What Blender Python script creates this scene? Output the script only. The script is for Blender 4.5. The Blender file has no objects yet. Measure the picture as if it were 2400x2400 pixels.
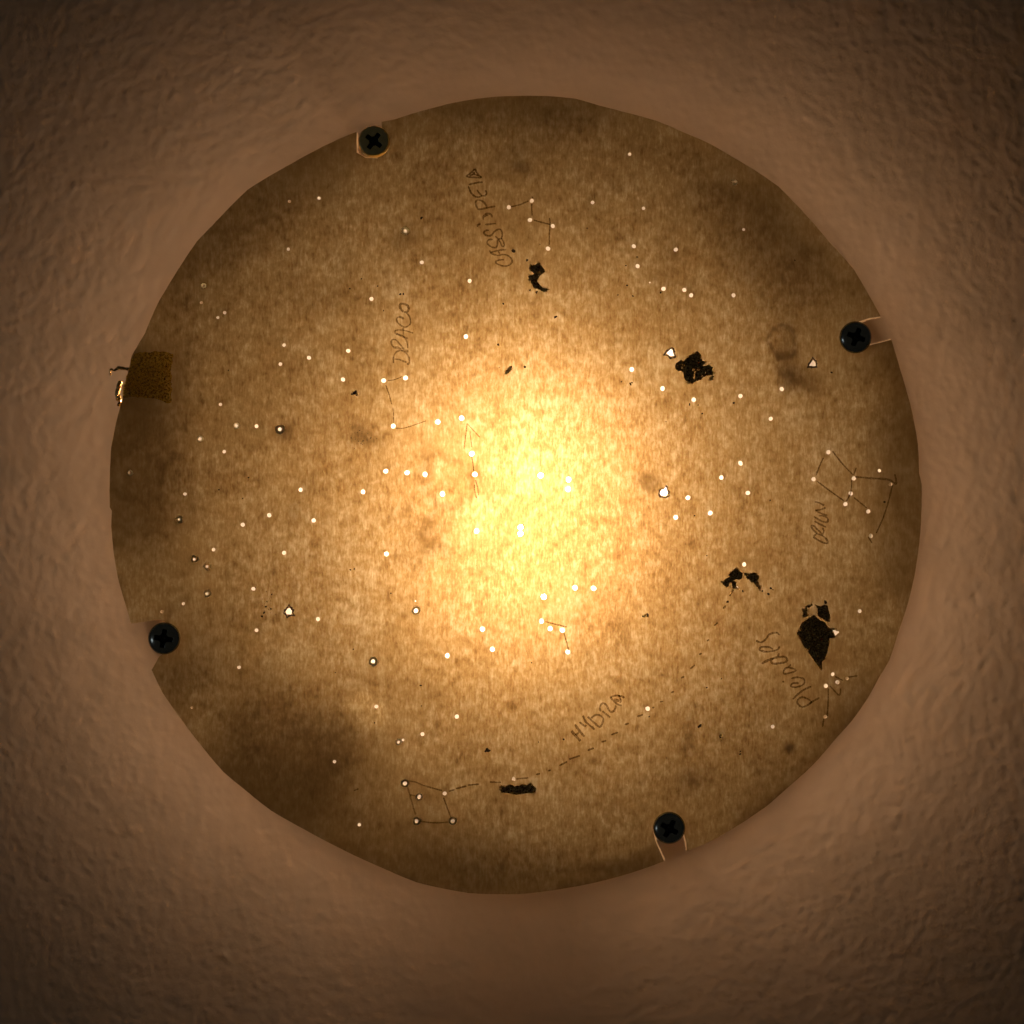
import bpy, bmesh, math, random
import numpy as np
from mathutils import Vector, Matrix, noise
from mathutils.geometry import delaunay_2d_cdt

sc = bpy.context.scene
random.seed(7)
rng = np.random.default_rng(11)

# ------------------------------------------------------------------ camera, world, light, exposure
D = 0.80                 # camera to card
ZC = 2.300               # front face of the card
GAP = 0.150              # card to ceiling
ZCEIL = ZC + GAP
S = 0.000158             # metres per photograph pixel on the card's plane
CX, CY = 1210.0, 1160.0  # centre of the card in the photograph

cam_d = bpy.data.cameras.new('camera')
cam = bpy.data.objects.new('camera', cam_d)
sc.collection.objects.link(cam)
cam.location = (0, 0, ZC - D)
cam.rotation_euler = (math.pi, 0, 0)      # looks straight up; image down is +Y
cam_d.sensor_width = 36
cam_d.lens = 36 * D / (2400 * S)
cam_d.clip_start = 0.01
cam_d.clip_end = 100
sc.camera = cam

w = bpy.data.worlds.new('World')
sc.world = w
w.use_nodes = True
bg = w.node_tree.nodes['Background']
bg.inputs[0].default_value = (1.0, 0.86, 0.66, 1)
bg.inputs[1].default_value = 0.013         # the dark room below the lamp

# a faint, far window of the dark room: the small cool glint on the left of each screw head
wl = bpy.data.lights.new('room_window', 'AREA')
wl.shape = 'RECTANGLE'; wl.size = 0.25; wl.size_y = 0.5
wl.energy = 1.2; wl.color = (0.85, 0.93, 1.0)
wo = bpy.data.objects.new('room_window', wl)
sc.collection.objects.link(wo)
wo.location = (-2.6, 0.5, 0.9)
wo.rotation_euler = (Vector((0, 0, ZC)) - Vector(wo.location)).to_track_quat('-Z', 'Y').to_euler()

BULB_COL = (1.0, 0.70, 0.45)
BULB_L = 164.0

sc.view_settings.view_transform = 'Standard'
sc.view_settings.look = 'None'
sc.view_settings.exposure = 0
sc.view_settings.gamma = 1
sc.view_settings.use_curve_mapping = False
sc.render.engine = 'CYCLES'
sc.cycles.use_denoising = True
sc.cycles.use_adaptive_sampling = True
sc.cycles.adaptive_threshold = 0.02
sc.cycles.max_bounces = 8
sc.cycles.diffuse_bounces = 4
sc.cycles.transmission_bounces = 6
sc.cycles.transparent_max_bounces = 16
sc.cycles.caustics_reflective = True

# ------------------------------------------------------------------ helpers
def link(o, parent=None):
    sc.collection.objects.link(o)
    if parent is not None:
        o.parent = parent
    return o

def mesh_obj(name, verts, faces, mat, parent=None, smooth=False):
    me = bpy.data.meshes.new(name)
    me.from_pydata([tuple(v) for v in verts], [], [tuple(f) for f in faces])
    me.update()
    if smooth:
        me.polygons.foreach_set('use_smooth', [True] * len(me.polygons))
    o = bpy.data.objects.new(name, me)
    if mat:
        me.materials.append(mat)
    return link(o, parent)

def empty(name, loc):
    o = bpy.data.objects.new(name, None)
    o.location = loc
    o.empty_display_size = 0.01
    return link(o)

def tag(o, label=None, cat=None, group=None, kind=None):
    if label: o['label'] = label
    if cat: o['category'] = cat
    if group: o['group'] = group
    if kind: o['kind'] = kind
    return o

def loc(px, py):                 # photograph pixel -> metres on the card, from its centre
    return ((px - CX) * S, (py - CY) * S)

def L19(x, y):                   # point read in the 1932-pixel view
    return loc(x / 0.805, y / 0.805)

def inside(p, poly):
    c = False
    x, y = p
    j = len(poly) - 1
    for i in range(len(poly)):
        xi, yi = poly[i]; xj, yj = poly[j]
        if (yi > y) != (yj > y) and x < (xj - xi) * (y - yi) / (yj - yi) + xi: c = not c
        j = i
    return c

def smooth_path(p, step):
    if len(p) < 3:
        q = []
        d = math.hypot(p[1][0] - p[0][0], p[1][1] - p[0][1])
        k = max(2, int(d / step))
        return [(p[0][0] + (p[1][0] - p[0][0]) * i / k, p[0][1] + (p[1][1] - p[0][1]) * i / k) for i in range(k + 1)]
    out = []
    P = [p[0]] + list(p) + [p[-1]]
    for i in range(1, len(P) - 2):
        a, b, c, d = P[i - 1], P[i], P[i + 1], P[i + 2]
        k = max(2, int(math.hypot(c[0] - b[0], c[1] - b[1]) / step))
        for j in range(k):
            t = j / k
            out.append(tuple(0.5 * (2 * b[m] + (c[m] - a[m]) * t + (2 * a[m] - 5 * b[m] + 4 * c[m] - d[m]) * t * t
                                    + (3 * b[m] - a[m] - 3 * c[m] + d[m]) * t ** 3) for m in (0, 1)))
    out.append(tuple(p[-1]))
    return out

class Crop:                      # points read in an enlarged view
    def __init__(self, x0, y0, size, out=1932.0):
        self.x0, self.y0, self.k = x0, y0, size / out
    def __call__(self, x, y):
        return loc(self.x0 + x * self.k, self.y0 + y * self.k)
    def pts(self, l):
        return [self(*p) for p in l]

# ------------------------------------------------------------------ node helpers
def new_mat(name):
    m = bpy.data.materials.new(name)
    m.use_nodes = True
    nt = m.node_tree
    nt.nodes.clear()
    out = nt.nodes.new('ShaderNodeOutputMaterial')
    return m, nt, out

def N(nt, t, **kw):
    n = nt.nodes.new(t)
    for k, v in kw.items():
        if k.startswith('i_'):
            key = k[2:]
            n.inputs[int(key) if key.isdigit() else key].default_value = v
        else:
            setattr(n, k, v)
    return n

def M(nt, op, a, b=None, c=None, clamp=False):
    n = nt.nodes.new('ShaderNodeMath'); n.operation = op; n.use_clamp = clamp
    for i, v in enumerate((a, b, c)):
        if v is None: continue
        if isinstance(v, (int, float)): n.inputs[i].default_value = v
        else: nt.links.new(v, n.inputs[i])
    return n.outputs[0]

def noise_tex(nt, vec, scale, detail=3, rough=0.55, dist=0.0, mapping=None):
    if mapping is not None:
        mp = N(nt, 'ShaderNodeMapping')
        mp.inputs['Scale'].default_value = mapping
        nt.links.new(vec, mp.inputs[0]); vec = mp.outputs[0]
    n = N(nt, 'ShaderNodeTexNoise')
    n.inputs['Scale'].default_value = scale
    n.inputs['Detail'].default_value = detail
    n.inputs['Roughness'].default_value = rough
    n.inputs['Distortion'].default_value = dist
    nt.links.new(vec, n.inputs['Vector'])
    return n.outputs[0]

def principled(name, col, rough=0.5, metal=0.0, spec=0.5, noise_amt=0.0, nscale=200, bump=0.0, bscale=800):
    m, nt, out = new_mat(name)
    p = N(nt, 'ShaderNodeBsdfPrincipled')
    p.inputs['Base Color'].default_value = (*col, 1)
    p.inputs['Roughness'].default_value = rough
    p.inputs['Metallic'].default_value = metal
    p.inputs['Specular IOR Level'].default_value = spec
    tc = N(nt, 'ShaderNodeTexCoord')
    if noise_amt:
        n = noise_tex(nt, tc.outputs['Object'], nscale, 4, 0.6)
        mx = N(nt, 'ShaderNodeMix', data_type='RGBA', blend_type='MULTIPLY')
        mx.inputs[0].default_value = 1
        mx.inputs[6].default_value = (*col, 1)
        v = M(nt, 'MULTIPLY_ADD', n, 2 * noise_amt, 1 - noise_amt)
        cc = N(nt, 'ShaderNodeCombineColor')
        for i in range(3): nt.links.new(v, cc.inputs[i])
        nt.links.new(cc.outputs[0], mx.inputs[7])
        nt.links.new(mx.outputs[2], p.inputs['Base Color'])
    if bump:
        n = noise_tex(nt, tc.outputs['Object'], bscale, 3, 0.6)
        b = N(nt, 'ShaderNodeBump'); b.inputs['Strength'].default_value = bump
        b.inputs['Distance'].default_value = 0.0004
        nt.links.new(n, b.inputs['Height']); nt.links.new(b.outputs[0], p.inputs['Normal'])
    nt.links.new(p.outputs[0], out.inputs[0])
    return m

# ------------------------------------------------------------------ ceiling
lamp_ax, lamp_ay = (1223 - 1200) * S * 1.1, (1168 - 1200) * S * 1.1
def value_noise(x, y, lam, seed):
    r = np.random.default_rng(seed)
    n = 256
    g = r.random((n, n))
    u, v = x / lam + 1000.3, y / lam + 1000.7
    i, j = np.floor(u).astype(int), np.floor(v).astype(int)
    fu, fv = u - i, v - j
    fu = fu * fu * fu * (fu * (fu * 6 - 15) + 10); fv = fv * fv * fv * (fv * (fv * 6 - 15) + 10)
    g00 = g[i % n, j % n]; g10 = g[(i + 1) % n, j % n]; g01 = g[i % n, (j + 1) % n]; g11 = g[(i + 1) % n, (j + 1) % n]
    return (g00 * (1 - fu) + g10 * fu) * (1 - fv) + (g01 * (1 - fu) + g11 * fu) * fv - 0.5

def build_ceiling():
    core = np.linspace(-0.25, 0.25, 600)
    ring = np.array([0.27, 0.3, 0.36, 0.45, 0.6, 0.8, 1.1, 1.5])
    ax = np.concatenate([-ring[::-1], core, ring])
    X, Y = np.meshgrid(ax, ax, indexing='ij')
    a = 0.6                                         # the roller's grain runs at a slant
    U = X * math.cos(a) + Y * math.sin(a); V = -X * math.sin(a) + Y * math.cos(a)
    wx = U + 0.0015 * value_noise(U, V, 0.006, 31); wy = V + 0.0015 * value_noise(U, V, 0.007, 32)
    H = (0.00001 * value_noise(wx, wy, 0.013, 1) + 0.00002 * value_noise(wx, wy * 0.75, 0.0066, 2)
         + 0.000055 * value_noise(wx, wy * 0.8, 0.0036, 3) + 0.00007 * value_noise(U, V, 0.0023, 4)
         + 0.00015 * value_noise(X, Y, 0.11, 5))
    # added curve: the ceiling rises away from the lamp so its light falls off faster
    R_ = np.hypot(X - lamp_ax, Y - lamp_ay)
    H += 0.29 * np.clip(np.minimum(R_, 0.36) ** 2 - 0.162 ** 2, 0, None)
    k = (D + GAP) / D
    def world(px, py): return ((px - 1200) * S * k, (py - 1200) * S * k)
    # a hairline crack at the left edge and a few drips and pimples of paint
    pts = [world(-60, 430), world(0, 402), world(22, 382), world(40, 350), world(58, 325), world(70, 300)]
    d = np.full(X.shape, 9.0)
    for (x0, y0), (x1, y1) in zip(pts[:-1], pts[1:]):
        t = np.clip(((X - x0) * (x1 - x0) + (Y - y0) * (y1 - y0)) / ((x1 - x0) ** 2 + (y1 - y0) ** 2), 0, 1)
        d = np.minimum(d, np.hypot(X - x0 - t * (x1 - x0), Y - y0 - t * (y1 - y0)))
    H += 0.00005 * np.exp(-(d / 0.0008) ** 2)
    for px, py, r, h in [(163, 432, .0015, -.0004), (2108, 1916, .0022, -.0005), (2108, 1950, .0018, .0004), (1522, 2312, .0013, .0004),
                         (158, 220, .0013, -.0004), (520, 2250, .0016, -.0004), (2250, 520, .0015, -.0003), (1740, 2030, .0014, -.0003),
                         (300, 1950, .0016, -.0003), (1350, 130, .0014, -.0003), (2290, 1400, .0018, .0004), (700, 180, .0015, .0003)]:
        wx0, wy0 = world(px, py)
        H += 0.3 * h * np.exp(-(((X - wx0) ** 2 + (Y - wy0) ** 2) / r ** 2))
    n = len(ax)
    verts = np.stack([X, Y, ZCEIL + H], -1).reshape(-1, 3)
    idx = np.arange(n * n).reshape(n, n)
    faces = np.stack([idx[:-1, :-1], idx[:-1, 1:], idx[1:, 1:], idx[1:, :-1]], -1).reshape(-1, 4)
    me = bpy.data.meshes.new('ceiling')
    me.from_pydata(verts.tolist(), [], faces.tolist())
    me.polygons.foreach_set('use_smooth', [True] * len(me.polygons))
    m, nt, out = new_mat('cream_ceiling_paint')
    p = N(nt, 'ShaderNodeBsdfPrincipled')
    p.inputs['Roughness'].default_value = 0.75
    p.inputs['Specular IOR Level'].default_value = 0.25
    tc = N(nt, 'ShaderNodeTexCoord')
    n1 = noise_tex(nt, tc.outputs['Object'], 28, 4, 0.6)
    cr = N(nt, 'ShaderNodeValToRGB')
    cr.color_ramp.elements[0].position = 0.3; cr.color_ramp.elements[0].color = (0.55, 0.412, 0.300, 1)
    cr.color_ramp.elements[1].position = 0.72; cr.color_ramp.elements[1].color = (0.63, 0.472, 0.348, 1)
    nt.links.new(n1, cr.inputs[0]); nt.links.new(cr.outputs[0], p.inputs['Base Color'])
    nb = noise_tex(nt, tc.outputs['Object'], 420, 3, 0.6)
    b = N(nt, 'ShaderNodeBump'); b.inputs['Strength'].default_value = 0.28; b.inputs['Distance'].default_value = 0.00012
    nt.links.new(nb, b.inputs['Height']); nt.links.new(b.outputs[0], p.inputs['Normal'])
    nt.links.new(p.outputs[0], out.inputs[0])
    me.materials.append(m)
    o = link(bpy.data.objects.new('ceiling', me))
    return tag(o, 'cream painted plaster ceiling with a fine uneven texture around the cardboard', None, None, 'structure')

build_ceiling()

# ------------------------------------------------------------------ lamp on the ceiling, behind the card
white_enamel = principled('white_enamel', (0.60, 0.57, 0.56), 0.45, noise_amt=0.05, nscale=60)

def lathe(profile, seg=96, axis='Z'):
    vs, fs = [], []
    for i in range(seg):
        a = 2 * math.pi * i / seg
        for r, z in profile:
            vs.append((r * math.cos(a), r * math.sin(a), z))
    n = len(profile)
    for i in range(seg):
        j = (i + 1) % seg
        for k in range(n - 1):
            fs.append((i * n + k, j * n + k, j * n + k + 1, i * n + k + 1))
    if axis == 'Y':
        vs = [(x, z, y) for x, y, z in vs]
    return vs, fs

RIM = 0.1605
RIM_DEPTH = 0.0025
lamp = empty('ceiling_lamp', (lamp_ax, lamp_ay, ZCEIL))
tag(lamp, 'round white ceiling lamp base behind the cardboard, glimpsed through its pinholes and notches', 'lamp')
v, f = lathe([(0.0005, -0.0025), (0.10, -0.0025), (0.1535, -0.0025), (0.1540, -0.0010), (0.10, -0.0010), (0.0005, -0.0010)], 96)
mesh_obj('base_plate', v, f, white_enamel, lamp)
v, f = lathe([(0.1535, -0.0022), (0.1580, -0.0023), (RIM - 0.0012, -RIM_DEPTH), (RIM, -RIM_DEPTH - 0.0004), (RIM + 0.0008, -RIM_DEPTH + 0.0006),
              (0.1595, -0.0018), (0.1580, -0.0006), (0.1535, -0.0011)], 96)
mesh_obj('rim', v, f, white_enamel, lamp, True)
porcelain = principled('porcelain', (0.75, 0.73, 0.68), 0.3)
BX, BY = 0.0012, 0.0045
BH = 0.036                       # bulb axis below the ceiling
v, f = lathe([(0.0005, 0.056), (0.0080, 0.056), (0.0086, 0.058), (0.0086, 0.080), (0.0076, 0.084), (0.0005, 0.088)], 40, 'Y')
so = mesh_obj('socket', v, f, porcelain, lamp, True)
so.location = (BX, BY, -BH)
v = [(x, y, z) for x in (-0.0035, 0.0035) for y in (0.070, 0.079) for z in (-0.028, -0.002)]
f = [(0, 1, 3, 2), (4, 6, 7, 5), (0, 4, 5, 1), (2, 3, 7, 6), (0, 2, 6, 4), (1, 5, 7, 3)]
mesh_obj('socket_bracket', v, f, white_enamel, lamp)

bulb = empty('light_bulb', (lamp_ax + BX, lamp_ay + BY, ZCEIL - BH))
tag(bulb, 'lit warm bulb lying flat behind the cardboard, seen as its brightest patch', 'light bulb')
m, nt, out = new_mat('lit_frosted_glass')
e = N(nt, 'ShaderNodeEmission'); e.inputs[0].default_value = (*BULB_COL, 1); e.inputs[1].default_value = BULB_L
nt.links.new(e.outputs[0], out.inputs[0])
prof = [(0.0006, -0.042), (0.0065, -0.0410), (0.0115, -0.0380), (0.0150, -0.033), (0.0168, -0.026), (0.0172, -0.017), (0.0170, -0.006),
        (0.0166, 0.008), (0.0160, 0.024), (0.0140, 0.036), (0.0100, 0.044)]
v, f = lathe(prof, 32, 'Y')
mesh_obj('glass_envelope', v, f, m, bulb, True)
brass = principled('brass_cap', (0.6, 0.5, 0.3), 0.35, 1.0)
v, f = lathe([(0.0070, 0.0435), (0.0072, 0.047), (0.0068, 0.049), (0.0072, 0.051), (0.0068, 0.053), (0.0072, 0.055), (0.0064, 0.062), (0.0005, 0.064)], 24, 'Y')
mesh_obj('cap', v, f, brass, bulb, True)

# ------------------------------------------------------------------ cardboard material
THICK = 0.0008

def stain_shade_value(x, y):
    """share of light the board lets through at a point: damp marks, smudges, rings, and falloff painted in along the rim"""
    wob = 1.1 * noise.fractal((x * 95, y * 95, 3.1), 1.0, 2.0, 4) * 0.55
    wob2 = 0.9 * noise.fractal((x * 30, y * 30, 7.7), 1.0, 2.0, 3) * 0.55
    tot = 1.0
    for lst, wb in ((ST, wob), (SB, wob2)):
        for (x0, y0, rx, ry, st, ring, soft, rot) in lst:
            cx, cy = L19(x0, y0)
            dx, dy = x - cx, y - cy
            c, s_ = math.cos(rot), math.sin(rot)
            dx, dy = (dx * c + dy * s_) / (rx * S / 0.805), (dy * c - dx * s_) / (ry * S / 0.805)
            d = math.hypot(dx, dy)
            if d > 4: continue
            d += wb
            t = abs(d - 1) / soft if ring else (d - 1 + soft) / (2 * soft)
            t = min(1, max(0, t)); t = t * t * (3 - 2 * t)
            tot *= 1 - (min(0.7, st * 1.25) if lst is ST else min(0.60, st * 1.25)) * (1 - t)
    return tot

ST = [  # 1932-view x, y, rx, ry, strength, ring, soft, rot
    (845, 905, 48, 40, 0.26, True, 0.35, 0), (800, 1010, 50, 58, 0.30, False, 0.6, 0), (880, 1000, 70, 90, 0.16, True, 0.4, 0), (845, 1040, 26, 20, 0.15, False, 0.7, 0),
    (1478, 640, 26, 24, 0.44, True, 0.45, 0), (1482, 690, 16, 60, 0.34, False, 0.8, 0), (1512, 722, 30, 26, 0.38, False, 0.7, 0),
    (685, 822, 30, 22, 0.40, False, 0.8, 0), (985, 318, 18, 12, 0.45, False, 0.8, 0.3), (975, 300, 40, 30, 0.2, False, 0.9, 0),
    (770, 445, 30, 26, 0.32, False, 0.9, 0), (536, 815, 17, 15, 0.55, False, 0.8, 0),
    (1298, 1395, 14, 36, 0.30, False, 0.8, 0.1), (1305, 1470, 24, 22, 0.34, False, 0.8, 0),
    (1228, 912, 24, 14, 0.40, False, 0.9, 0.4), (1488, 1410, 10, 10, 0.55, False, 0.5, 0), (555, 965, 18, 26, 0.2, False, 0.9, 0),
    (1200, 1632, 62, 20, 0.36, False, 0.7, -0.25), (430, 1170, 26, 16, 0.25, False, 0.9, 0), (760, 1300, 90, 30, 0.12, False, 0.9, 0.3),
    (1262, 470, 20, 60, 0.15, False, 0.9, 0), (600, 560, 60, 30, 0.15, False, 0.9, 0), (1130, 1180, 40, 60, 0.1, True, 0.5, 0)]
SB = [(520, 1480, 160, 130, 0.52, False, 0.9, 0.75), (255, 880, 85, 190, 0.46, False, 0.9, 0), (1660, 1330, 80, 50, 0.40, False, 0.8, -0.9),  # broad patches: a damp mark, and light falloff painted dark along the rim
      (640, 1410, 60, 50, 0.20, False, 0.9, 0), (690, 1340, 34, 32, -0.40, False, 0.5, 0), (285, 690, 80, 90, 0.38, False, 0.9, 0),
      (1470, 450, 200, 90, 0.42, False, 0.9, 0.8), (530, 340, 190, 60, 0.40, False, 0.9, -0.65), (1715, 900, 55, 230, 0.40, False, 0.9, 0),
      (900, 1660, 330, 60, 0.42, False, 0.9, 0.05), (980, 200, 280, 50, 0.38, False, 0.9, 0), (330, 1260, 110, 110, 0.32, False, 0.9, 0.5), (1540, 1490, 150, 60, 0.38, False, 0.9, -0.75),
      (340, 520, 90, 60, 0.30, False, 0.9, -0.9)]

FWD = 0.88         # share of the light that the board passes on forwards instead of all round
def sheet(nt, out, col_socket, col, diff):
    tr = N(nt, 'ShaderNodeBsdfTranslucent'); rf = N(nt, 'ShaderNodeBsdfRefraction', distribution='GGX')
    rf.inputs['Roughness'].default_value = 0.90; rf.inputs['IOR'].default_value = 1.4
    mx = N(nt, 'ShaderNodeMixShader'); mx.inputs[0].default_value = FWD
    for b in (tr, rf):
        if col_socket is not None: nt.links.new(col_socket, b.inputs[0])
        else: b.inputs[0].default_value = col
    nt.links.new(tr.outputs[0], mx.inputs[1]); nt.links.new(rf.outputs[0], mx.inputs[2])
    df = N(nt, 'ShaderNodeBsdfDiffuse'); df.inputs[0].default_value = diff
    ad = N(nt, 'ShaderNodeAddShader')
    nt.links.new(mx.outputs[0], ad.inputs[0]); nt.links.new(df.outputs[0], ad.inputs[1])
    nt.links.new(ad.outputs[0], out.inputs[0])

def plain_card(name):
    m, nt, out = new_mat(name)
    sheet(nt, out, None, (0.74, 0.675, 0.515, 1), (0.05, 0.043, 0.026, 1))
    return m

def card_material(name):
    m, nt, out = new_mat(name)
    tc = N(nt, 'ShaderNodeTexCoord'); V = tc.outputs['Object']
    fibre = noise_tex(nt, V, 1.0, 5, 0.62, 0.35, (1150, 300, 1))       # fibres run up and down
    hair = noise_tex(nt, V, 1.0, 2, 0.5, 1.0, (2600, 420, 1))
    cloud = noise_tex(nt, V, 1.0, 5, 0.66, 0.2, (330, 250, 1))
    blot = noise_tex(nt, V, 75, 4, 0.6, 0.3)
    big = noise_tex(nt, V, 13, 3, 0.5)
    band = noise_tex(nt, V, 1.0, 3, 0.6, 0.0, (260, 9, 1))             # long faint stripes of the board
    s = M(nt, 'MULTIPLY', M(nt, 'SUBTRACT', fibre, 0.5), 1.25)
    s = M(nt, 'ADD', s, M(nt, 'MULTIPLY', M(nt, 'SUBTRACT', cloud, 0.5), 1.45))
    s = M(nt, 'ADD', s, M(nt, 'MULTIPLY', M(nt, 'SUBTRACT', blot, 0.5), 0.65))
    s = M(nt, 'ADD', s, M(nt, 'MULTIPLY', M(nt, 'SUBTRACT', big, 0.5), 0.5))
    s = M(nt, 'ADD', s, M(nt, 'MULTIPLY', M(nt, 'SUBTRACT', band, 0.5), 0.35))
    hm = N(nt, 'ShaderNodeMapRange'); nt.links.new(hair, hm.inputs[0])
    hm.inputs[1].default_value = 0.24; hm.inputs[2].default_value = 0.38; hm.inputs[3].default_value = -0.22; hm.inputs[4].default_value = 0
    s = M(nt, 'ADD', s, hm.outputs[0])
    f = M(nt, 'ADD', s, 0.5)
    cr = N(nt, 'ShaderNodeValToRGB')
    el = cr.color_ramp.elements
    el[0].position = 0.0; el[0].color = (0.062, 0.0345, 0.011, 1)
    el[1].position = 1.0; el[1].color = (0.258, 0.228, 0.180, 1)
    x = el.new(0.5); x.color = (0.150, 0.112, 0.060, 1)
    nt.links.new(f, cr.inputs[0])
    at = N(nt, 'ShaderNodeAttribute', attribute_name='stain_shade'); tot = at.outputs['Fac']
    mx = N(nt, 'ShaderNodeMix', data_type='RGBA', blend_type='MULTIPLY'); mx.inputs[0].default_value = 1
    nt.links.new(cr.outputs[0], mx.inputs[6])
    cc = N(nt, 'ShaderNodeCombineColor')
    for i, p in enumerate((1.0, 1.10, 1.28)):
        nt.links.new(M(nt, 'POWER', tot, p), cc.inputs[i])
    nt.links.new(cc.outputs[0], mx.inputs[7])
    sheet(nt, out, mx.outputs[2], None, (0.16, 0.11, 0.065, 1))
    return m

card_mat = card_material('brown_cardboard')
card_back = plain_card('brown_cardboard_back')
cut_edge = principled('pale_cut_edge', (0.62, 0.50, 0.36), 0.8, noise_amt=0.25, nscale=900)

# ------------------------------------------------------------------ the card: outline, notches, pinholes
OUT = [(975, 181), (1040, 181.5), (1085, 186), (1127, 198), (1172, 210), (1239, 228), (1287, 248.5), (1339, 271), (1387, 299), (1427, 323), (1469, 352),
       (1502, 386), (1532, 418), (1564, 456), (1610, 507), (1643, 563), (1661.7, 597),
       (1640, 600), (1622, 606), (1603, 612), (1590, 630), (1598, 655), (1620, 660), (1640, 652), (1681.7, 641),
       (1698, 696), (1720.6, 776), (1731.8, 838), (1734, 893), (1739, 914), (1738.5, 963), (1736.5, 1004), (1725.5, 1086), (1713, 1138), (1694, 1196),
       (1678, 1246), (1658, 1279), (1638, 1316), (1608, 1359), (1575, 1396), (1533, 1444), (1483, 1489), (1449, 1519), (1401, 1552), (1341, 1587), (1296, 1605.5),
       (1295, 1590), (1290, 1572), (1283, 1550), (1262, 1540), (1240, 1548), (1232, 1565), (1236, 1585), (1253, 1625),
       (1206, 1642), (1124, 1665), (1067, 1676), (981, 1687), (884, 1685), (786, 1664.7), (719, 1636.6), (644, 1601.7), (578, 1567), (511, 1529),
       (463, 1491), (421, 1456), (383, 1411), (341, 1356), (306, 1306), (286, 1264),
       (300, 1239), (320, 1225), (330, 1205), (325, 1180), (302.5, 1168.5), (247.5, 1176.5),
       (240, 1151), (222, 1088), (215, 1046), (209.8, 994), (211, 964), (207, 957), (207, 904), (209.8, 844), (221, 789), (233.5, 744), (248.5, 671),
       (273.5, 629), (283.5, 604), (301, 566), (316, 541), (346, 493), (371, 456), (401, 425), (436, 388), (467, 358), (498.5, 338), (548.5, 309.5),
       (601, 280.7), (644, 260), (673, 248.5), (673, 288), (690, 298), (712, 299), (722, 285), (720, 229.7),
       (746, 224.8), (804, 207), (851, 194.8), (901, 186), (949, 181.5)]

def refine(poly, step=9.0, jit=0.22):
    out = []
    n = len(poly)
    for i in range(n):
        a, b = poly[i], poly[(i + 1) % n]
        d = math.hypot(b[0] - a[0], b[1] - a[1])
        k = max(1, int(d / step))
        # gentle outward bow on the long rim chords so the cut stays round but hand-made
        bow = 0.0
        if 30 < d: bow = d * d / (8 * 765) * 0.75
        mx, my = (a[0] + b[0]) / 2 - 974, (a[1] + b[1]) / 2 - 934
        r = math.hypot(mx, my)
        for j in range(k):
            t = j / k
            q = 4 * t * (1 - t) * bow
            jx = random.uniform(-jit, jit) if j else 0
            jy = random.uniform(-jit, jit) if j else 0
            out.append((a[0] + (b[0] - a[0]) * t + mx / r * q + jx, a[1] + (b[1] - a[1]) * t + my / r * q + jy))
    return out

STARS = [  # 1932-view x, y, radius
 (1188,291,3.2),(1386,344,2.5),(546,380,3),(602,374,3.1),(1118,382,3.6),(960,391,4.2),(1003.5,379,4.1),(1000,415,4.1),(1043,426.5,4.2),(1034,469,4.5),
 (1214,393,3.3),(1403,433,2.7),(544,470,3.1),(765,436,3.1),(796,495,3.8),(886,530,4.1),(701,564,4.3),(1196,464.5,4.2),(1275,471,4.1),(1203,502,4.3),
 (1226,533,1.5),(1252,545,4.5),(1291,547,4.3),(1304,557,4.1),(1384,557,4.3),(384,539,2.5),(380,571,2.8),(424,590,3.3),(411,599,2.9),(879,635,4.7),
 (536,651,3.4),(657,662,4.1),(583,675,4.1),(529,687,3.6),(647,716,4.2),(724,718,4.8),(765,713,4.8),(1192,697,4.7),(1250,733,4.6),(1309,754,4.6),
 (1397,747,4.5),(1475,734,4.3),(1454,790,4.3),(416,763,3.1),(446,803,3.4),(484,804,3.7),(528,810,3.4),(742,804,4.7),(826,796,5),(871,789,5),
 (890,856,5),(378,828,3.3),(423,852,3.4),(728,889,4.8),(768,892,4.9),(802,895,4.7),(896,895,4.8),(1020,897,5),(1073,905,5),(1072,923,5),
 (246,892,2.9),(349,932,3.3),(567,924,4.2),(685,928,4.7),(835,932,4.7),(1298,939,4.8),(1275,976,4.8),(1340,968,4.8),(1361,901,4.7),(1397,874,4.7),
 (1411,930,4.7),(1563,853,4.4),(1535,904,4.4),(1611,902.5,4.3),(1659,888,3.1),(1680,914,3.5),(1605,931,4.3),(1595,951,4.2),(1638,965,4.2),(1643,1011,4.2),
 (508,972,4.3),(458,990,4.2),(592,982,4.3),(338,980,1.9),(899,1002,4.9),(982,995,5),(982,1007,5),(403,1037,3.5),(367,1055,2.4),(391,1069,2.4),
 (536,1043,4.2),(729,1045,4.6),(1404,1065,4.2),(1085,1109,5),(1120,1110,5),(1026,1126,5),(478,1111,3.8),(391,1120,2.5),(346,1139,3),(306,1154,3.1),
 (600,1168,4.1),(484,1189,3.6),(785,1152,4.1),(1021,1172,5),(1038,1186,4.7),(1061,1189,4.8),(1071,1230,4.6),(910,1187,5),(929,1225,5),(844,1237,5),
 (704,1248,3.6),(451,1259,3.3),(1622,1153,3.8),(1571,1272,3.5),(1598,1280,3.3),(1580,1287,4.1),(1558,1294,4.1),(1557,1352,3.6),(1458,1371,3.8),
 (362,1335,2.2),(710,1333,3.7),(862,1352,4.3),(1222,1337,4.7),(752,1400,2.4),(760.5,1396,2.5),(797,1385,3.8),(631,1437,3.3),
 (764,1478,3.7),(839,1497,4),(791,1503,3.6),(786,1549,3.3),(854,1549,3.8),(678,1556,3.3),(1391,1108,1.7),(784,1134,1.1)]
cF2 = Crop(1550, 800, 150); cF4 = Crop(1850, 1400, 160); cF5 = Crop(1160, 1800, 120)
cBig = Crop(1200, 800, 600); cI = Crop(1600, 700, 600); cBL = Crop(250, 1300, 600)
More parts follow.
